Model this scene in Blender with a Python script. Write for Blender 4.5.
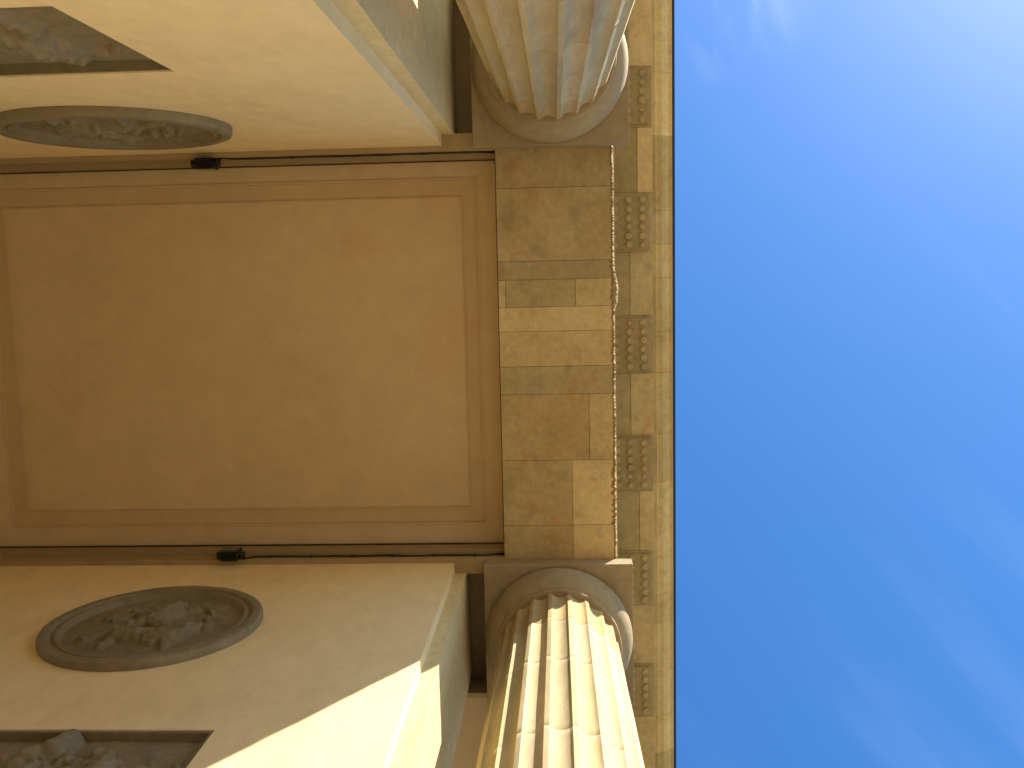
import bpy, math, random
from mathutils import Vector, Matrix, noise as mnoise

random.seed(7)
R = math.radians
scene = bpy.context.scene
for o in list(bpy.data.objects):
    bpy.data.objects.remove(o)
col = scene.collection

# ------------------------------------------------------------------ camera
EYE = 1.6                                   # eye height; all "h" below are heights above the eye
cam_data = bpy.data.cameras.new('camera')
cam = bpy.data.objects.new('camera', cam_data)
col.objects.link(cam)
cam_data.sensor_fit = 'HORIZONTAL'
cam_data.sensor_width = 36.0
cam_data.lens = 943.06 / 1024 * 36.0
cam_data.clip_start = 0.05
cam_data.clip_end = 5000
rm = Matrix(((0.9986509754585978, 0.01655998032519395, 0.049213781273341944),
             (0.02210206854475024, -0.9932010236460875, -0.11429446703321666),
             (0.046986463812829275, 0.11522800735929212, -0.9922271809108903)))
cam.matrix_world = Matrix.Translation((0, 0, EYE)) @ rm.to_4x4()
scene.camera = cam

# ------------------------------------------------------------------ light
SUN_AZ = 49.0                               # from -Y towards +X
SUN_EL = 48.5
SKY_STRENGTH = 0.095
SUN_STRENGTH = 5.0
EXPOSURE = 1.5
sv = Vector((math.cos(R(SUN_EL)) * math.sin(R(SUN_AZ)), -math.cos(R(SUN_EL)) * math.cos(R(SUN_AZ)), math.sin(R(SUN_EL))))
sl = bpy.data.lights.new('sun', 'SUN')
sl.energy = SUN_STRENGTH
sl.angle = R(0.5)
sl.color = (1.0, 0.945, 0.83)
sun = bpy.data.objects.new('sun', sl)
sun.rotation_euler = sv.to_track_quat('Z', 'Y').to_euler()
sun.location = sv * 60
col.objects.link(sun)

world = bpy.data.worlds.new('World')
scene.world = world
world.use_nodes = True
wn, wl = world.node_tree.nodes, world.node_tree.links
wn.clear()
w_out = wn.new('ShaderNodeOutputWorld')
w_bg = wn.new('ShaderNodeBackground')
w_sky = wn.new('ShaderNodeTexSky')
w_sky.sky_type = 'NISHITA'
w_sky.sun_disc = False
w_sky.sun_elevation = R(SUN_EL)
w_sky.sun_rotation = math.atan2(sv.x, sv.y)
w_sky.altitude = 100
w_sky.air_density = 1.0
w_sky.dust_density = .35
w_sky.ozone_density = 4.0
w_bg.inputs['Strength'].default_value = SKY_STRENGTH
# thin cirrus, laid on a plane high above (direction / z)
w_tc = wn.new('ShaderNodeTexCoord')
w_sep = wn.new('ShaderNodeSeparateXYZ')
wl.new(w_tc.outputs['Generated'], w_sep.inputs[0])
def wmath(op, a, b=None):
    n = wn.new('ShaderNodeMath'); n.operation = op
    for i, v in enumerate((a, b)):
        if v is None: continue
        if isinstance(v, (int, float)): n.inputs[i].default_value = v
        else: wl.new(v, n.inputs[i])
    return n.outputs[0]
zc = wmath('MAXIMUM', w_sep.outputs[2], 0.08)
w_com = wn.new('ShaderNodeCombineXYZ')
wl.new(wmath('DIVIDE', w_sep.outputs[0], zc), w_com.inputs[0])
wl.new(wmath('DIVIDE', w_sep.outputs[1], zc), w_com.inputs[1])
def cirrus(rot, scale, seed, lo, hi, detail=5):
    mp = wn.new('ShaderNodeMapping'); mp.vector_type = 'TEXTURE'
    mp.inputs['Rotation'].default_value = (0, 0, R(rot))
    mp.inputs['Scale'].default_value = scale
    mp.inputs['Location'].default_value = (seed, seed * .7, 0)
    wl.new(w_com.outputs[0], mp.inputs[0])
    nz = wn.new('ShaderNodeTexNoise')
    nz.inputs['Scale'].default_value = 1.0
    nz.inputs['Detail'].default_value = detail
    nz.inputs['Roughness'].default_value = .5
    nz.inputs['Distortion'].default_value = .25
    wl.new(mp.outputs[0], nz.inputs['Vector'])
    mr = wn.new('ShaderNodeMapRange'); mr.interpolation_type = 'SMOOTHSTEP'
    mr.inputs[1].default_value = lo; mr.inputs[2].default_value = hi
    wl.new(nz.outputs[0], mr.inputs[0])
    return mr.outputs[0]
bands = cirrus(48, (.9, .11, 1), 3.1, .42, .80)
wisps = cirrus(70, (.16, .06, 1), 8.4, .46, .80, 7)
broad = cirrus(48, (.8, .35, 1), 5.3, .35, .75, 3)
w_d = wn.new('ShaderNodeVectorMath'); w_d.operation = 'DISTANCE'
wl.new(w_com.outputs[0], w_d.inputs[0]); w_d.inputs[1].default_value = (.175, -.285, 0)
w_r = wn.new('ShaderNodeMapRange'); w_r.interpolation_type = 'SMOOTHSTEP'
w_r.inputs[1].default_value = .11; w_r.inputs[2].default_value = .0
wl.new(w_d.outputs['Value'], w_r.inputs[0])
w_y = wn.new('ShaderNodeMapRange'); w_y.interpolation_type = 'SMOOTHSTEP'
w_y.inputs[1].default_value = -.10; w_y.inputs[2].default_value = .18
w_y.inputs[3].default_value = .15
wl.new(wmath('DIVIDE', w_sep.outputs[1], zc), w_y.inputs[0])
cl = wmath('ADD', wmath('MULTIPLY', wmath('MULTIPLY', wmath('MULTIPLY', bands, broad), w_y.outputs[0]), .15), wmath('MULTIPLY', wmath('MULTIPLY', wisps, w_r.outputs[0]), .15))
w_mix = wn.new('ShaderNodeMixRGB')
w_mix.inputs[2].default_value = (9.0, 9.6, 11.0, 1)
wl.new(cl, w_mix.inputs[0])
w_hs = wn.new('ShaderNodeHueSaturation')
w_hs.inputs['Saturation'].default_value = 1.25
wl.new(w_sky.outputs[0], w_hs.inputs['Color'])
wl.new(w_hs.outputs[0], w_mix.inputs[1])
wl.new(w_mix.outputs[0], w_bg.inputs['Color'])
wl.new(w_bg.outputs[0], w_out.inputs['Surface'])

scene.view_settings.view_transform = 'Standard'
scene.view_settings.look = 'None'
scene.view_settings.exposure = EXPOSURE
scene.view_settings.gamma = 1.0
scene.view_settings.use_curve_mapping = False
try:
    scene.render.engine = 'CYCLES'
    scene.cycles.use_denoising = True
    scene.cycles.max_bounces = 10
    scene.cycles.diffuse_bounces = 8
except Exception:
    pass

# ------------------------------------------------------------------ materials
def stone_mat(name, base, light, stain, big=.8, fine=14.0, amount=.55, stain_amt=.35, rough=.85, bump=.25, red=None, grain=.10, streak=None, zs=1.0):
    """mottled stone or plaster; everything hangs on the world position of the surface"""
    m = bpy.data.materials.new(name); m.use_nodes = True
    nt = m.node_tree; N, L = nt.nodes, nt.links
    bs = N['Principled BSDF']
    bs.inputs['Roughness'].default_value = rough
    bs.inputs['Specular IOR Level'].default_value = .2
    geo0 = N.new('ShaderNodeNewGeometry')
    gm = N.new('ShaderNodeMapping'); gm.inputs['Scale'].default_value = (1, 1, zs)
    L.new(geo0.outputs['Position'], gm.inputs[0])
    class geo: outputs = {'Position': gm.outputs[0]}
    def nz(scale, detail=4, rgh=.55, off=0, vec=None, dist=0.0):
        n = N.new('ShaderNodeTexNoise'); n.noise_dimensions = '4D'
        n.inputs['W'].default_value = off
        n.inputs['Scale'].default_value = scale; n.inputs['Detail'].default_value = detail
        n.inputs['Roughness'].default_value = rgh; n.inputs['Distortion'].default_value = dist
        L.new(vec or geo.outputs['Position'], n.inputs['Vector'])
        return n.outputs[0]
    def ramp(fac, lo, hi, a=0.0, b=1.0):
        r = N.new('ShaderNodeMapRange'); r.interpolation_type = 'SMOOTHSTEP'
        r.inputs[1].default_value = lo; r.inputs[2].default_value = hi
        r.inputs[3].default_value = a; r.inputs[4].default_value = b
        L.new(fac, r.inputs[0]); return r.outputs[0]
    def mix(fac, a, b, mode='MIX'):
        n = N.new('ShaderNodeMixRGB'); n.blend_type = mode
        for i, v in enumerate((fac, a, b)):
            if isinstance(v, (int, float)): n.inputs[i].default_value = v
            elif isinstance(v, tuple): n.inputs[i].default_value = (*v, 1)
            else: L.new(v, n.inputs[i])
        return n.outputs[0]
    c = mix(ramp(nz(big, 5, .6, 1), .35, .68, 0, amount), base, light)
    c = mix(ramp(nz(big * 2.3, 6, .65, 5, dist=.6), .50, .72, 0, stain_amt), c, stain)
    if red:
        c = mix(ramp(nz(big * 1.5, 4, .6, 9, dist=.8), .56, .70, 0, red[3]), c, red[:3])
    if streak:
        mp = N.new('ShaderNodeMapping'); mp.inputs['Scale'].default_value = streak[3]
        L.new(geo.outputs['Position'], mp.inputs[0])
        c = mix(ramp(nz(1.0, 5, .6, 3, vec=mp.outputs[0]), .50, .75, 0, streak[4]), c, streak[:3])
    g = nz(fine, 6, .7, 2)
    c = mix(1.0, c, ramp(g, .3, .7, 1 - grain, 1 + grain), 'MULTIPLY')
    at = N.new('ShaderNodeAttribute'); at.attribute_name = 'tint'
    c = mix(1.0, c, at.outputs['Color'], 'MULTIPLY')
    L.new(c, bs.inputs['Base Color'])
    bp = N.new('ShaderNodeBump'); bp.inputs['Strength'].default_value = bump; bp.inputs['Distance'].default_value = .01
    L.new(nz(fine * 2.2, 8, .7, 4), bp.inputs['Height'])
    L.new(bp.outputs[0], bs.inputs['Normal'])
    return m

def plain_mat(name, c, rough=.5, metal=0.0, spec=.4):
    m = bpy.data.materials.new(name); m.use_nodes = True
    nt = m.node_tree; b = nt.nodes['Principled BSDF']
    n = nt.nodes.new('ShaderNodeTexNoise'); n.inputs['Scale'].default_value = 9; n.inputs['Detail'].default_value = 5
    g = nt.nodes.new('ShaderNodeNewGeometry'); nt.links.new(g.outputs['Position'], n.inputs['Vector'])
    mx = nt.nodes.new('ShaderNodeMixRGB'); mx.inputs[1].default_value = (*[v * .8 for v in c], 1); mx.inputs[2].default_value = (*[v * 1.2 for v in c], 1)
    nt.links.new(n.outputs[0], mx.inputs[0]); nt.links.new(mx.outputs[0], b.inputs['Base Color'])
    b.inputs['Roughness'].default_value = rough; b.inputs['Metallic'].default_value = metal
    b.inputs['Specular IOR Level'].default_value = spec
    return m

M_STONE = stone_mat('sandstone', (.395, .29, .125), (.47, .36, .175), (.22, .17, .095), big=1.5, fine=12, red=(.42, .23, .10, .75), stain_amt=.5, amount=.9, grain=.10)
M_SHAFT = stone_mat('column sandstone', (.45, .36, .19), (.545, .44, .245), (.26, .21, .12), big=.9, fine=10, red=(.50, .34, .16, .35),
                    streak=(.26, .20, .12, (7, 7, 1.2), .5), stain_amt=.45, bump=.35, zs=.28)
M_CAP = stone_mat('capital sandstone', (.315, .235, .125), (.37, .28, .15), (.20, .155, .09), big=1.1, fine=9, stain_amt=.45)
M_WALL = stone_mat('cream plaster', (.83, .65, .34), (.86, .69, .38), (.75, .575, .28), big=.55, fine=6, amount=.7, stain_amt=.6, bump=.2, grain=.05,
                   streak=(.68, .52, .25, (.35, .35, 1.6), .35), zs=.5)
M_PIL = stone_mat('pilaster stone', (.64, .51, .26), (.70, .57, .30), (.50, .39, .18), big=.8, fine=8, stain_amt=.5, streak=(.45, .35, .16, (5, 5, .4), .45))
M_CEIL = stone_mat('ochre ceiling plaster', (.60, .435, .215), (.64, .475, .245), (.51, .37, .175), big=.5, fine=3.5, amount=.6, stain_amt=.35, bump=.15, grain=.05,
                   red=(.60, .37, .18, .5))
M_RELIEF = stone_mat('weathered relief stone', (.225, .175, .10), (.29, .235, .14), (.13, .11, .065), big=1.8, fine=12, stain_amt=.5, bump=.4,
                     red=(.33, .21, .13, .5), streak=(.17, .20, .10, (2.2, 2.2, 2.2), .45))
M_PAVE = stone_mat('granite paving', (.165, .145, .115), (.20, .175, .14), (.12, .105, .085), big=.3, fine=20, bump=.3)
M_METAL = plain_mat('dark sheet metal', (.018, .026, .04), .45, .0)
M_BLACK = plain_mat('black lamp paint', (.012, .012, .012), .35)
M_GLASS = plain_mat('lamp glass', (.05, .05, .05), .08)
M_CABLE = plain_mat('black cable', (.02, .017, .014), .6)
M_PATINA = M_RELIEF

# ------------------------------------------------------------------ mesh helpers (coordinates in h, i.e. z = h + EYE)
class MB:
    def __init__(s): s.v = []; s.f = []; s.t = []; s.sm = []
    def vert(s, x, y, h): s.v.append((x, y, h)); return len(s.v) - 1
    def face(s, ids, t=1.0, smooth=False):
        s.f.append(tuple(ids)); s.t.append(t if isinstance(t, tuple) else (t, t, t)); s.sm.append(smooth)
    def quad(s, pts, t=1.0): s.face([s.vert(*p) for p in pts], t)
    def box(s, x0, x1, y0, y1, h0, h1, t=1.0, bev=0.0):
        if bev <= 0:
            i = [s.vert(x, y, h) for h in (h0, h1) for (x, y) in ((x0, y0), (x1, y0), (x1, y1), (x0, y1))]
            for q in ((0, 3, 2, 1), (4, 5, 6, 7), (0, 1, 5, 4), (1, 2, 6, 5), (2, 3, 7, 6), (3, 0, 4, 7)):
                s.face([i[k] for k in q], t)
            return
        b = bev
        rings = ((h0, b), (h0 + b, 0), (h1 - b, 0), (h1, b))
        I = []
        for h, d in rings:
            X0, X1, Y0, Y1 = x0 + d, x1 - d, y0 + d, y1 - d
            c = b if d == 0 else b * .5
            I.append([s.vert(*p, h) for p in ((X0 + c, Y0), (X1 - c, Y0), (X1, Y0 + c), (X1, Y1 - c), (X1 - c, Y1), (X0 + c, Y1), (X0, Y1 - c), (X0, Y0 + c))])
        s.face(I[0][::-1], t); s.face(I[3], t)
        for a, c in zip(I, I[1:]):
            for k in range(8):
                s.face((a[k], a[(k + 1) % 8], c[(k + 1) % 8], c[k]), t)
    def lathe(s, prof, cx, cy, n=96, t=1.0, smooth=True, axis='z', sgn=1):
        """prof: list of (r, h); axis z: round a vertical axis; axis y: (r, depth) round an axis along y, cx,cy = x,h centre"""
        I = []
        for r, h in prof:
            ring = []
            for k in range(n):
                a = 2 * math.pi * k / n
                if axis == 'z': ring.append(s.vert(cx + r * math.cos(a), cy + r * math.sin(a), h))
                else: ring.append(s.vert(cx + r * math.cos(a), h, cy + r * math.sin(a)))
            I.append(ring)
        for a, b in zip(I, I[1:]):
            for k in range(n):
                q = (a[k], a[(k + 1) % n], b[(k + 1) % n], b[k])
                s.face(q if sgn > 0 else q[::-1], t, smooth)
        return I
    def tube(s, pts, r, n=8, t=1.0):
        I = []
        for k, p in enumerate(pts):
            p = Vector(p); d = Vector(pts[min(k + 1, len(pts) - 1)]) - Vector(pts[max(k - 1, 0)]); d.normalize()
            u = d.orthogonal().normalized(); w = d.cross(u)
            if k and u.dot(pu) < 0: u, w = -u, -w
            if k:
                u = (pu - d * pu.dot(d)).normalized(); w = d.cross(u)
            pu = u
            I.append([s.vert(*(p + u * r * math.cos(2 * math.pi * j / n) + w * r * math.sin(2 * math.pi * j / n))) for j in range(n)])
        for a, b in zip(I, I[1:]):
            for j in range(n):
                s.face((a[j], a[(j + 1) % n], b[(j + 1) % n], b[j]), t, True)
        s.face(I[0][::-1], t); s.face(I[-1], t)
    def build(s, name, mat, parent=None, org=(0, 0, -EYE)):
        me = bpy.data.meshes.new(name)
        me.from_pydata([(x - org[0], y - org[1], h - org[2]) for x, y, h in s.v], [], s.f)
        ca = me.color_attributes.new('tint', 'FLOAT_COLOR', 'CORNER')
        buf = []
        for p in me.polygons:
            t = s.t[p.index]
            p.use_smooth = s.sm[p.index]
            for _ in range(p.loop_total): buf.extend((*t, 1.0))
        ca.data.foreach_set('color', buf)
        me.materials.append(mat)
        me.update()
        o = bpy.data.objects.new(name, me)
        col.objects.link(o)
        if parent: o.parent = parent
        else: o.location = (org[0], org[1], org[2] + EYE)
        return o

def thing(name, org, label, cat, group=None):
    o = bpy.data.objects.new(name, None)
    col.objects.link(o)
    o.location = (org[0], org[1], org[2] + EYE)
    o.empty_display_size = .3
    tag(o, label, cat, group)
    return o
def tag(o, label, cat, group=None):
    o['label'] = label; o['category'] = cat
    if group: o['group'] = group
def copy_tree(o, parent=None):
    c = o.copy(); col.objects.link(c)
    if parent: c.parent = parent
    for ch in [k for k in bpy.data.objects if k.parent == o]:
        copy_tree(ch, c)
    return c
def rt(a, spread=.06, warm=.03):
    v = a * (1 + random.uniform(-spread, spread)); w = random.uniform(-warm, warm)
    return (v * (1 + w * .3), v, v * (1 - w))

# ------------------------------------------------------------------ key dimensions
YA, YB = -1.63, 3.74                        # the two passage wall faces
THICK = 1.79
SOFFIT = 12.0                               # underside of the architrave
COLX, COLA, COLB = -.045, -2.525, 4.65
PITCH = (COLB - COLA) / 4
Y0, Y1 = -29.0, 31.0

# ------------------------------------------------------------------ ground
g = MB()
g.quad([(-600, -600, -EYE), (600, -600, -EYE), (600, 600, -EYE), (-600, 600, -EYE)])
pave = g.build('pavement', M_PAVE)
pave['kind'] = 'structure'

# ------------------------------------------------------------------ passage walls
RX0, RX1, RH0, RH1, RDEP = -6.00, -2.935, 5.62, 7.42, .10
def passage_wall(Yw, n, label, THICK=1.79):
    org = (-5.6, Yw - n * THICK / 2, -EYE)
    w = thing('passage_wall', org, label, 'wall', 'plastered side walls of the passage')
    yb = Yw - n * THICK
    b = MB()
    def vbox(x0, x1, ya, yb_, h0, h1, t=1.0): b.box(x0, x1, min(ya, yb_), max(ya, yb_), h0, h1, t)
    xl, xr = -16.0, -1.405  # passage lengthened beyond its real depth so less light enters from the far end
    core = Yw - n * (RDEP + .03)
    vbox(xl, xr, core, yb, -EYE, 12.0)
    # front skin with the recess for the relief: four pieces butted end to end
    vbox(xl, xr, Yw, core, -EYE, RH0)
    vbox(xl, RX0, Yw, core, RH0, RH1)
    vbox(RX1, xr, Yw, core, RH0, RH1)
    vbox(xl, xr, Yw, core, RH1, 12.0)
    b.build('wall_body', M_WALL, w, org)
    a = MB()
    ya, yb2 = sorted((Yw - n * .14, yb + n * .14))
    a.box(-1.405, -1.25, ya, yb2, -EYE, 12.35, 1.0)
    a.build('pilaster', M_PIL, w, org)
    c = MB()
    for (yw, nn) in ((Yw, n), (yb, -n)):
        ins = .145 if yw == Yw else 0
        y_0, y_1 = sorted((yw - nn * ins, yw + nn * .065)); c.box(-16, -.742, y_0, y_1, 12.003, 12.20, (.66, .64, .60))
        y_0, y_1 = sorted((yw - nn * ins, yw + nn * .135)); c.box(-16, -.742, y_0, y_1, 12.20, 12.40, (.58, .56, .52))
    y_0, y_1 = sorted((Yw - n * .15, yb + n * .15))
    c.box(-16, -1.405, y_0, y_1, 12.0, 12.9)
    c.build('crown_moulding', M_CEIL, w, org)
    return w
passage_wall(YA, 1, 'cream plastered passage wall behind the column whose sunny face is turned away from view', 2.1)
passage_wall(YB, -1, 'cream plastered passage wall with a broad slanting patch of sunlight')

# ------------------------------------------------------------------ ceiling
org = (-4.33, 1.06, 12.5)
ceil = thing('coffered_ceiling', org, 'ochre plaster ceiling with one large framed rectangular panel between the two walls', 'ceiling')
CX0, CX1, CY0, CY1 = -7.86, -.782, -1.49, 3.61
def frame_ring(m, o, i, h0, h1, t):          # flat ring between rectangles o and i (x0,x1,y0,y1), box from h0 to h1
    m.box(o[0], o[1], o[2], i[2], h0, h1, t); m.box(o[0], o[1], i[3], o[3], h0, h1, t)
    m.box(o[0], i[0], i[2], i[3], h0, h1, t); m.box(i[1], o[1], i[2], i[3], h0, h1, t)
O1 = (CX0, CX1, CY0, CY1)
I1 = (-7.635, -1.010, -1.285, 3.345)
I1b = (-7.610, -1.035, -1.258, 3.318)
I2 = (-7.435, -1.21, -1.05, 3.125)
I2b = (-7.42, -1.225, -1.035, 3.11)
m = MB(); frame_ring(m, O1, I1, 12.50, 12.62, 1.07); m.build('outer_frame', M_CEIL, ceil, org)
m = MB(); frame_ring(m, I1, I1b, 12.485, 12.62, .98); m.build('bead', M_CEIL, ceil, org)
m = MB(); frame_ring(m, I1b, I2, 12.535, 12.62, (.97, .95, .91)); frame_ring(m, I2, I2b, 12.52, 12.62, .95); m.build('inner_frame', M_CEIL, ceil, org)
m = MB(); m.box(I2b[0], I2b[1], I2b[2], I2b[3], 12.55, 12.62, 1.06); m.build('panel', M_CEIL, ceil, org)
m = MB()
m.box(-16.0, CX0 - .02, CY0, CY1, 12.50, 12.62)
for k in range(3): m.box(-10.0 , CX0 - .3 - .2 * k, CY0 + .1, CY1 - .1, 12.46 - .03 * k, 12.50)
m.build('beam', M_CEIL, ceil, org)
m = MB()
m.box(-18.3, -.75, Y0, Y1, 12.9, 13.1)
m.box(-18.3, -.80, YA - 2.1 - 5.6, YA - 2.1 - .12, 12.42, 12.6)
m.box(-18.3, -.80, YB + THICK + .12, YB + THICK + 5.6, 12.42, 12.6)
m.box(-18.3, -16.0, Y0, Y1, 11.6, 12.9)
m.build('slab', M_CEIL, ceil, org)

# ------------------------------------------------------------------ entablature
org = (0, 1.06, 12.0)
ent = thing('entablature', org, 'sandstone beam and cornice bridging the two fluted columns', 'beam')
a = MB()
a.box(-.735, .70, Y0, Y1, 12.07, 13.0)
GAP = .0018
def ypx(y): return (-1.559 + (y - 150) / 410.0 * 5.263)      # photo row -> Y on the soffit
def xpx(x): return -.742 + (x - 500) / 114.0 * 1.445
SX0, SX1 = -.742, .688
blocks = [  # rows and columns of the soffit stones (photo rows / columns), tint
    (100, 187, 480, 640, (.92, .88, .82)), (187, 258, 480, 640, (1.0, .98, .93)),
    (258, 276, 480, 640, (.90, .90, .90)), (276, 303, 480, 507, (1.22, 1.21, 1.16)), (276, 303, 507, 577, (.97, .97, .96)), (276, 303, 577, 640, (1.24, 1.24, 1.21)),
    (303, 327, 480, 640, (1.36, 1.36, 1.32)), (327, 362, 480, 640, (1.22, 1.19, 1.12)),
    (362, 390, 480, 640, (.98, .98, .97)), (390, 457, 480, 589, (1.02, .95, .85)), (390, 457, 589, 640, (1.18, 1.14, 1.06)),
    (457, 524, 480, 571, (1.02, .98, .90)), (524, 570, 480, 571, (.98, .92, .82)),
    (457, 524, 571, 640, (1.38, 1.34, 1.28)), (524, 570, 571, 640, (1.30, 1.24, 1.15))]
for (r0, r1, c0, c1, t) in blocks:
    x0, x1 = max(SX0, xpx(c0)), min(SX1, xpx(c1))
    a.box(x0 + (GAP if x0 > SX0 else 0), x1 - (GAP if x1 < SX1 else 0), ypx(r0) + GAP, ypx(r1) - GAP, 12.0 + random.uniform(-.003, .003), 12.075, t, .003)
y = ypx(570)
while y < Y1:
    L = random.uniform(.9, 1.6); a.box(SX0, SX1, y + GAP, y + L - GAP, 12.0, 12.075, rt(1.0, .1), .003); y += L
y = ypx(100)
while y > Y0:
    L = random.uniform(.9, 1.6); a.box(SX0, SX1, y - L + GAP, y - GAP, 12.0, 12.075, rt(1.0, .1), .003); y -= L
a.build('architrave', M_STONE, ent, org)
# weathered outer lower edge of the architrave (leans outward, chipped)
e = MB()
NE = 1400
prev = None
for k in range(NE + 1):
    yy = -3.6 + 9.4 * k / NE
    n1 = mnoise.noise(Vector((yy * 7.0, 1.3, 0))); n2 = mnoise.noise(Vector((yy * 24.0, 7.7, 0))); n3 = mnoise.noise(Vector((yy * 60, 3.3, 0)))
    chip = math.exp(-((yy - .20) / .16) ** 2) * .050 + math.exp(-((yy - .36) / .07) ** 2) * .02
    w0 = .706 + .012 * n1 + .009 * n2 + .006 * n3
    w1 = .724 + chip * .6 + .016 * n2 + .008 * n1 + .012 * n3
    w2 = .733 + chip + .004 * n1 + .004 * n3
    row = [e.vert(.60, yy, 12.012), e.vert(w0, yy, 11.997 + .008 * n2), e.vert(w1, yy, 12.035 + .02 * n1), e.vert(w2, yy, 12.12), e.vert(.722, yy, 12.30), e.vert(.722, yy, 13.0)]
    if prev:
        t = rt(.6, .35); t = (t[0] * 1.1, t[1] * .92, t[2] * .6)
        for i in range(5): e.face((prev[i], prev[i + 1], row[i + 1], row[i]), t)
    prev = row
e.build('worn_edge', M_STONE, ent, org)
f = MB()
f.box(.70, .722, Y0, -3.6, 12.02, 13.0); f.box(.70, .722, 5.8, Y1, 12.02, 13.0)
f.box(-.72, .80, Y0, Y1, 13.0, 13.09)
f.box(-.66, .70, Y0, Y1, 13.09, 13.95)
f.box(-.70, .79, Y0, Y1, 13.95, 14.12)
f.build('frieze', M_STONE, ent, org)
c = MB()
# corona: soffit stones with joints beside every mutule
k0 = int((Y0 - COLA) / PITCH); k1 = int((Y1 - COLA) / PITCH)
for k in range(k0, k1 + 1):
    yc = COLA + PITCH * k
    t = rt(1.0, .10)
    c.box(-.70, 1.415, yc - .43 + GAP, yc + .43 - GAP, 14.10, 14.42, t, .004)
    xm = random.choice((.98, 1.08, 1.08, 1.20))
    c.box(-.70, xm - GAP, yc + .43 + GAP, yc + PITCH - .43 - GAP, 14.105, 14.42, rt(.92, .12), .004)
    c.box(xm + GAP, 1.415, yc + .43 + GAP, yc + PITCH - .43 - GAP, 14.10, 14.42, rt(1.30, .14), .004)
c.box(-.70, 1.405, Y0, Y1, 14.12, 14.41)
c.build('corona', M_STONE, ent, org)
s = MB()
y = Y0
while y < Y1:                               # crowning moulding in separate stones
    L = random.choice((.55, .8, 1.1, 1.5)) * random.uniform(.85, 1.15)
    t = rt(1.25, .18, .08); t = (t[0] * 1.02, t[1], t[2] * .88)
    prof = [(1.30, 14.422), (1.50, 14.422), (1.515, 14.43), (1.52, 14.46), (1.535, 14.465), (1.60, 14.475), (1.66, 14.51), (1.70, 14.56), (1.715, 14.575), (1.765, 14.578), (1.768, 14.64), (1.30, 14.64)]
    i0 = [s.vert(x, y + GAP, h) for x, h in prof]; i1 = [s.vert(x, y + L - GAP, h) for x, h in prof]
    n = len(prof)
    for q in range(n): s.face((i0[q], i1[q], i1[(q + 1) % n], i0[(q + 1) % n]), t)
    s.face(i0, t); s.face(i1[::-1], t)
    y += L
s.box(-.7, 1.50, Y0, Y1, 14.44, 14.63)
s.build('crowning_moulding', M_STONE, ent, org)
fl = MB()
fl.box(-18.3, 1.812, Y0, Y1, 14.643, 14.672)
fl.build('flashing', M_METAL, ent, org)
at = MB(); at.box(-17.6, -.4, Y0 + 3, Y1 - 3, 14.68, 19.5); at.build('attic', M_STONE, ent, org)
# mutules, each with its eighteen guttae, and triglyphs below them
mut = gut = None
for k in range(0, 6):
    yc = COLA + PITCH * k
    if mut is None:
        q = MB(); q.box(.80, 1.372, -.39, .39, 14.045, 14.104, .84, .008)
        mu = mut = q.build('mutule', M_STONE, ent, (org[0], 0, org[2]))
    else:
        mu = mut.copy(); col.objects.link(mu)
    mu.location = (0, yc - org[1], 0)
    for xx in ((1.063, 1.265) if k in (0, 4) else (.865, 1.063, 1.265)):
        for j in range(6):
            if gut is None:
                gq = MB(); gq.lathe([(.0005, 14.008), (.040, 14.010), (.046, 14.016), (.049, 14.046)], 0, 0, 14, 1.0, smooth=False)
                gu = gut = gq.build('gutta', M_STONE, mu, (0, 0, org[2]))
            else:
                gu = gut.copy(); col.objects.link(gu); gu.parent = mu
            gu.location = (xx + random.uniform(-.005, .005), -.325 + .13 * j + random.uniform(-.006, .006), 0)
            k_ = random.uniform(.90, 1.05) if random.random() < .94 else random.uniform(.6, .75)
            gu.scale = (k_, k_, 1)
for k in range(-2, 6):
    yc = COLA + PITCH * k
    if k == -2:
        tq = MB()
        for j in range(3): tq.box(.70, .755, -.37 + .26 * j, -.15 + .26 * j, 13.09, 13.9, 1.0)
        tq.box(.70, .73, -.37, .37, 13.09, 13.9); tq.box(.70, .77, -.39, .39, 13.9, 13.95)
        tri = tq.build('triglyph', M_STONE, ent, (org[0], 0, org[2])); tri.location = (0, yc - org[1], 0)
    else:
        o = copy_tree(tri, ent); o.location = (0, yc - org[1], 0)

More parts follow.
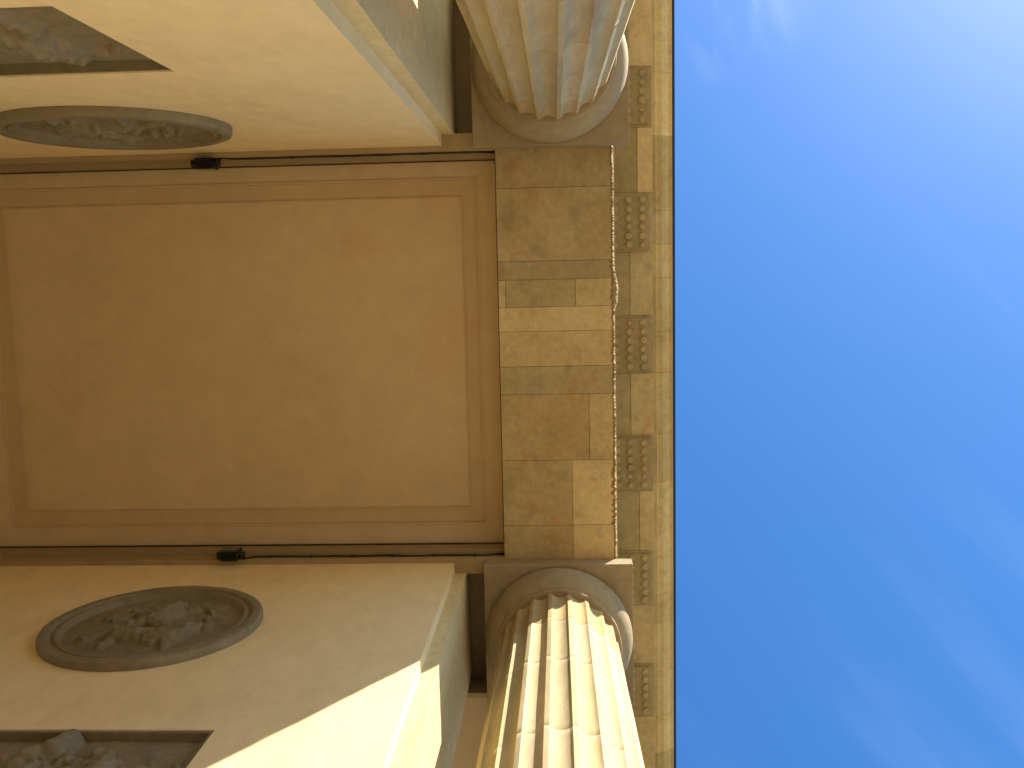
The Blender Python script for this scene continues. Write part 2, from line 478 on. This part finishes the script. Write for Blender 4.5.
# ------------------------------------------------------------------ columns
def column():
    org = (0, 0, -EYE)
    cthing = thing('fluted_column', org, 'tall fluted sandstone column standing in bright sun', 'column', 'fluted columns carrying the beam')
    sh = MB()
    NF, SEG = 20, 16
    H0, H1 = -EYE + .62, 11.32
    def rad(h):
        u = max(0, min(1, (h + 1.0) / 12.27))
        return .895 - .160 * (u ** 1.45)
    joints = [H0, .2, 2.3, 4.3, 6.2, 7.75, 9.3, 10.45, H1]
    rng = random.Random(3)
    levels = []
    for a_, b_ in zip(joints, joints[1:]):
        levels += [(a_ + .004, 0), ]
        nn = 14
        for i in range(1, nn): levels.append((a_ + (b_ - a_) * i / nn, 0))
        levels += [(b_ - .004, 0), (b_ - .002, .0010), (b_ + .002, .0010)]
    levels = levels[:-2]
    tints = {}
    rows = []
    fillet = .19                             # part of a flute's pitch taken by the flat arris, each side
    for h, dent in levels:
        r = rad(h) - dent
        ring = []
        for fk in range(NF):
            for sgm in range(SEG):
                u = sgm / SEG
                ang = 2 * math.pi * (fk + u) / NF
                v = (u - .0)
                if v <= fillet + 1e-6: d = 0
                else:
                    w = (u - fillet) / (1 - fillet)
                    d = .052 * r / .8 * (math.sin(math.pi * w) ** .62)
                wear = .003 * mnoise.noise(Vector((math.cos(ang) * 4, math.sin(ang) * 4, h * 1.6))) * (1 if d == 0 else 0)
                ang2 = ang - 2 * math.pi / NF * (fillet * .5 - .58)
                rr = r - d + wear
                ring.append(sh.vert(rr * math.cos(ang2), rr * math.sin(ang2), h))
        rows.append((h, ring))
    def tint(fk, h):
        d = sum(1 for j in joints if j <= h)
        key = (fk, d)
        if key not in tints:
            b_ = rng.uniform(.84, 1.10)
            if rng.random() < .12: b_ *= rng.uniform(1.08, 1.22)
            if d == len(joints) - 1: b_ = (b_ + 2) / 3
            tints[key] = (b_ * 1.0, b_ * rng.uniform(.86, .92), b_ * rng.uniform(.62, .74)) if d == len(joints) - 1 else (b_ * 1.0, b_ * rng.uniform(.97, 1.0), b_ * rng.uniform(.9, 1.02))
        return tints[key]
    n = NF * SEG
    for (ha, a_), (hb, b_) in zip(rows, rows[1:]):
        for k in range(n):
            sh.face((a_[k], a_[(k + 1) % n], b_[(k + 1) % n], b_[k]), tint(k // SEG, (ha + hb) / 2), True)
    sh.face(rows[-1][1], 1.0)
    so = sh.build('shaft', M_SHAFT, cthing, org)
    m_ = so.data
    try:
        m_.set_sharp_from_angle(angle=R(34))
    except Exception: pass
    ec = MB()
    prof = [(.66, 11.29), (.752, 11.292), (.772, 11.297), (.782, 11.310), (.772, 11.324), (.768, 11.328), (.776, 11.334), (.782, 11.345), (.774, 11.356), (.770, 11.358)]
    for i in range(1, 17):
        a_ = i / 16; t_ = a_ * math.pi / 2
        prof.append((.772 + .168 * (.35 * a_ + .65 * math.sin(t_)), 11.36 + .30 * (.35 * a_ + .65 * (1 - math.cos(t_)))))
    prof += [(.934, 11.695), (.915, 11.735), (.90, 11.752)]
    ec.lathe(prof, 0, 0, 128)
    ec.build('echinus', M_CAP, cthing, org)
    ab = MB(); ab.box(-.955, .955, -.955, .955, 11.75, 11.998, 1.0, .008); ab.build('abacus', M_CAP, cthing, org)
    bs = MB()
    pr = [(1.12, -EYE + .22)]
    for i in range(13):
        a_ = -math.pi / 2 + math.pi * i / 12; pr.append((1.02 + .10 * math.cos(a_), -EYE + .33 + .11 * math.sin(a_)))
    pr += [(.98, -EYE + .46), (.95, -EYE + .50)]
    for i in range(9):
        a_ = -math.pi / 2 + math.pi * i / 8; pr.append((.93 + .06 * math.cos(a_), -EYE + .56 + .06 * math.sin(a_)))
    pr += [(.88, -EYE + .63)]
    bs.lathe(pr, 0, 0, 96); bs.build('base', M_CAP, cthing, org)
    pl = MB(); pl.box(-1.15, 1.15, -1.15, 1.15, -EYE, -EYE + .225, 1.0, .012); pl.build('plinth', M_CAP, cthing, org)
    return cthing
colB = column()
colA = copy_tree(colB)
colB.location = (COLX, COLB, 0)
colA.location = (COLX, COLA, 0); colA.rotation_euler = (0, 0, R(180))
colA['label'] = 'tall fluted sandstone column seen from its shaded side, only its outer rim catching sun'
colB['label'] = 'tall fluted sandstone column with its shaft brightly sunlit below a shaded capital'

rear = []  # unseen columns, added to hold back light from the rear opening
for yy in (COLA, COLB):
    rc = copy_tree(colB); rc.location = (-17.35, yy, 0); rear.append(rc)
    rc['label'] = 'unseen fluted sandstone column added at the far end of the passage to hold back light'
# ------------------------------------------------------------------ reliefs
def smax(a, b, k=.02):
    h = max(k - abs(a - b), 0) / k
    return max(a, b) + h * h * k * .25
def capsule_h(u, v, caps):
    z = 0.0
    for (u0, v0, r0, u1, v1, r1, lift) in caps:
        du, dv = u1 - u0, v1 - v0
        L2 = du * du + dv * dv
        t = 0 if L2 == 0 else max(0, min(1, ((u - u0) * du + (v - v0) * dv) / L2))
        d2 = (u - u0 - t * du) ** 2 + (v - v0 - t * dv) ** 2
        r = r0 + (r1 - r0) * t
        if d2 < r * r: z = smax(z, lift * (math.sqrt(1 - d2 / (r * r))) * (.35 + .65 * min(1, r / .14)))
    return z
def rough(u, v, s=0): 
    return .012 * mnoise.noise(Vector((u * 5, v * 5, s))) + .006 * mnoise.noise(Vector((u * 13, v * 13, s + 4)))

def folds(u, v, z):
    if z < .012: return 0
    w = mnoise.noise(Vector((u * 4, v * 4, 2.2)))
    return .012 * math.sin((u * 26 + v * 14 + w * 9)) * min(1, z / .05) + .012 * mnoise.noise(Vector((u * 21, v * 21, 6)))
# figures as capsules: (u0, v0, r0, u1, v1, r1, height)
BUMPU = .33
HERO = [(-.05, .10, .15, .08, .42, .19, .15), (.10, .62, .095, .12, .66, .10, .15),               # torso, head
        (.22, .46, .075, .50, .60, .06, .12), (.50, .60, .055, .66, .42, .045, .11),             # arm raised
        (-.04, .46, .075, -.34, .34, .06, .12), (-.34, .34, .055, -.52, .52, .045, .11),          # other arm
        (-.08, .06, .12, .26, -.20, .10, .14), (.26, -.20, .09, .12, -.60, .06, .12), (.12, -.60, .06, .26, -.66, .05, .1),
        (-.12, .04, .12, -.42, -.26, .095, .13), (-.42, -.26, .085, -.70, -.50, .055, .11), (-.70, -.50, .05, -.82, -.46, .045, .1)]
BEAST = [(-.30, -.40, .17, .40, -.46, .20, .13), (.40, -.40, .15, .66, -.12, .11, .13), (.66, -.10, .10, .80, -.16, .07, .12),
         (-.32, -.46, .09, -.40, -.78, .05, .1), (.38, -.52, .09, .46, -.80, .05, .1), (-.44, -.34, .07, -.66, -.20, .03, .08),
         (.70, .02, .04, .74, .14, .02, .08)]
DRAPE = [(-.40, .60, .07, -.60, .20, .09, .08), (-.56, .66, .05, -.76, .22, .07, .07), (.62, .30, .05, .76, .02, .06, .07), (-.3, .72, .05, -.1, .78, .04, .07)]

MR = .96
def medallion(Yw, n, cx, ch, flip, label):
    org = (cx, Yw, ch)
    t = thing('relief_medallion', org, label, 'relief', 'round relief medallions on the passage walls')
    r = MB()
    prof = [(1.205, 0), (1.205, .055), (1.19, .085), (1.15, .10), (1.09, .09), (1.07, .06), (1.045, .055), (1.03, .075), (1.00, .078), (.975, .03), (.955, .004)]
    r.lathe([(a * MR, Yw + n * (b + .002)) for a, b in prof], cx, ch, 120, 1.05, True, 'y', -n)
    ro = r.build('rim', M_RELIEF, t, org)
    try: ro.data.set_sharp_from_angle(angle=R(40))
    except Exception: pass
    d = MB()
    NR, NA = 96, 230
    caps = HERO + BEAST + DRAPE
    prev = None
    for i in range(NR + 1):
        rr = .975 * MR * i / NR
        ring = []
        for k in range(NA):
            a = 2 * math.pi * k / NA
            u, v = rr * math.cos(a), rr * math.sin(a)
            z = capsule_h(u * flip / .80, v / .80, caps) * .85
            edge = min(1, (.985 * MR - rr) / .06)
            z = (z + rough(u, v, flip) * (1.6 if z > .01 else .6) + folds(u, v, z)) * edge
            ring.append(d.vert(cx + u, Yw + n * (.012 + z), ch + v))
        if prev:
            for k in range(NA):
                qd = (prev[k], prev[(k + 1) % NA], ring[(k + 1) % NA], ring[k])
                d.face(qd if n < 0 else qd[::-1], 1.0, True)
        prev = ring
    d.build('figures', M_PATINA, t, org)
    return t
medallion(YA, 1, -4.53, 9.80, -1, 'round carved relief medallion on the wall behind the shaded column')
medallion(YB, -1, -4.46, 9.74, 1, 'round carved relief medallion on the wall with the slanting patch of sunlight')

def panel(Yw, n, seed, label):
    rng = random.Random(seed)
    cx, ch = (RX0 + RX1) / 2, (RH0 + RH1) / 2
    org = (cx, Yw, ch)
    caps = []
    W2, H2 = (RX1 - RX0) / 2, (RH1 - RH0) / 2
    for fx in (-1.05, -.42, .25, .85):
        s_ = rng.choice((-1, 1)); lean = rng.uniform(-.12, .12); k = .95
        for (u0, v0, r0, u1, v1, r1, hh) in HERO:
            caps.append((fx + s_ * u0 * k * .75 + lean * v0, v0 * k - .03, r0 * k, fx + s_ * u1 * k * .75 + lean * v1, v1 * k - .03, r1 * k, hh * 1.15))
    for _ in range(10):
        u = rng.uniform(-1.4, 1.4); v = rng.uniform(-.75, .5)
        caps.append((u, v, rng.uniform(.05, .12), u + rng.uniform(-.25, .25), v + rng.uniform(.1, .4), rng.uniform(.03, .08), .09))
    bump = [(BUMPU - .03, .60, .11, BUMPU + .03, .785, .095, .20), (BUMPU - .2, .50, .09, BUMPU, .66, .10, .16)] if n < 0 else []
    d = MB()
    NU, NV = 190, 112
    G = []
    for j in range(NV + 1):
        row = []
        for i in range(NU + 1):
            u = -W2 + 2 * W2 * i / NU; v = -H2 + 2 * H2 * j / NV
            z = capsule_h(u, v, caps)
            bz = capsule_h(u, v, bump) if bump else 0
            z = z * .62 + folds(u, v, z) * 1.3
            z = max(z, bz)
            z += rough(u, v, seed) * (1.8 if z > .01 else .8)
            if i in (0, NU): z = 0
            row.append(d.vert(cx + u * .9985, Yw - n * (RDEP - .008) + n * max(z, -.006), ch + v * .9985))
        G.append(row)
    for j in range(NV):
        for i in range(NU):
            qd = (G[j][i], G[j][i + 1], G[j + 1][i + 1], G[j + 1][i])
            d.face(qd if n < 0 else qd[::-1], 1.0, True)
    t = thing('stone_relief', org, label, 'relief', 'rectangular relief panels set into the passage walls')
    d.build('figures', M_PATINA, t, org)
    fr = MB()
    y_0, y_1 = sorted((Yw - n * (RDEP + .004), Yw - n * .012))
    wdt = .03
    for (x0, x1, h0, h1) in ((RX0, RX1, RH1 - wdt, RH1 - .001), (RX0, RX1, RH0 + .001, RH0 + wdt), (RX0 + .001, RX0 + wdt, RH0 + wdt, RH1 - wdt), (RX1 - wdt, RX1 - .001, RH0 + wdt, RH1 - wdt)):
        fr.box(x0, x1, y_0, y_1, h0, h1, .9)
    fr.build('border', M_RELIEF, t, org)
    return t
panel(YA, 1, 11, 'sunken rectangular relief panel on the wall behind the shaded column')
panel(YB, -1, 5, 'sunken rectangular relief panel below the medallion, beside the slanting patch of sunlight')

# ------------------------------------------------------------------ floodlights and cables
LAMP_IN = .075
def floodlight(Yw, n, x, label):
    org = (x, Yw + n * .10, 12.0)
    t = thing('floodlight', org, label, 'floodlight', 'small floodlights on the wall mouldings')
    yo = Yw + n * LAMP_IN
    def P(u, d, h): return (x + u, yo + n * d, 12.0 + h)
    b = MB()
    # trapezoid housing, wider towards the ceiling edge
    lo = [(-.11, .0), (.10, .0), (.145, .105), (.145, .13), (-.155, .13), (-.155, .105)]
    hi = [(-.08, .0), (.08, .0), (.12, .105), (.12, .13), (-.13, .13), (-.13, .105)]
    i0 = [b.vert(*P(u, d, -.10)) for u, d in lo]; i1 = [b.vert(*P(u, d, .10)) for u, d in hi]
    b.face(i0[::-1]); b.face(i1)
    for k in range(6): b.face((i0[k], i0[(k + 1) % 6], i1[(k + 1) % 6], i1[k]))
    for k in range(5):
        y_0, y_1 = sorted((P(0, .02 + .018 * k, 0)[1], P(0, .028 + .018 * k, 0)[1]))
        b.box(x - .09, x + .085, y_0, y_1, 11.885, 11.902)
    b.build('housing', M_BLACK, t, org)
    gl = MB(); y_0, y_1 = sorted((P(0, .131, 0)[1], P(0, .139, 0)[1])); gl.box(x - .13, x + .11, y_0, y_1, 11.91, 12.09); gl.build('lens', M_GLASS, t, org)
    br = MB()
    y_0, y_1 = sorted((P(0, .02, 0)[1], P(0, .10, 0)[1]))
    br.box(x + .146, x + .166, y_0, y_1, 11.93, 12.05); br.box(x - .176, x - .156, y_0, y_1, 11.93, 12.05)
    y_0, y_1 = sorted((P(0, -.07, 0)[1], P(0, .03, 0)[1]))
    br.box(x - .176, x + .166, y_0, y_1, 12.05, 12.07)
    br.build('bracket', M_BLACK, t, org)
    return t
floodlight(YA, 1, -4.41, 'small black floodlight on the moulding above the medallion behind the shaded column')
floodlight(YB, -1, -4.38, 'small black floodlight on the moulding above the medallion of the sunlit wall')

def cable(Yw, n, label):
    c = MB()
    rng = random.Random(int(abs(Yw) * 10))
    pts = [(-4.25, Yw + n * .06, 12.02)]
    x = -4.1
    while x < -.85:
        pts.append((x, Yw + n * (.075 + rng.uniform(-.004, .004)), 12.10 + rng.uniform(-.01, .01))); x += .22
    pts.append((-.75, Yw + n * .078, 12.14))
    c.tube(pts, .015)
    for k in range(6): c.box(-3.9 + .55 * k, -3.87 + .55 * k, min(Yw + n * .06, Yw + n * .09), max(Yw + n * .06, Yw + n * .09), 12.07, 12.13)
    o = c.build('cable', M_CABLE, None, (-2.8, Yw + n * .07, 12.1))
    tag(o, label, 'cable', 'cables along the wall mouldings')
cable(YA, 1, 'thin black cable along the moulding from the floodlight behind the shaded column')
cable(YB, -1, 'thin black cable along the moulding from the floodlight over the sunlit wall')
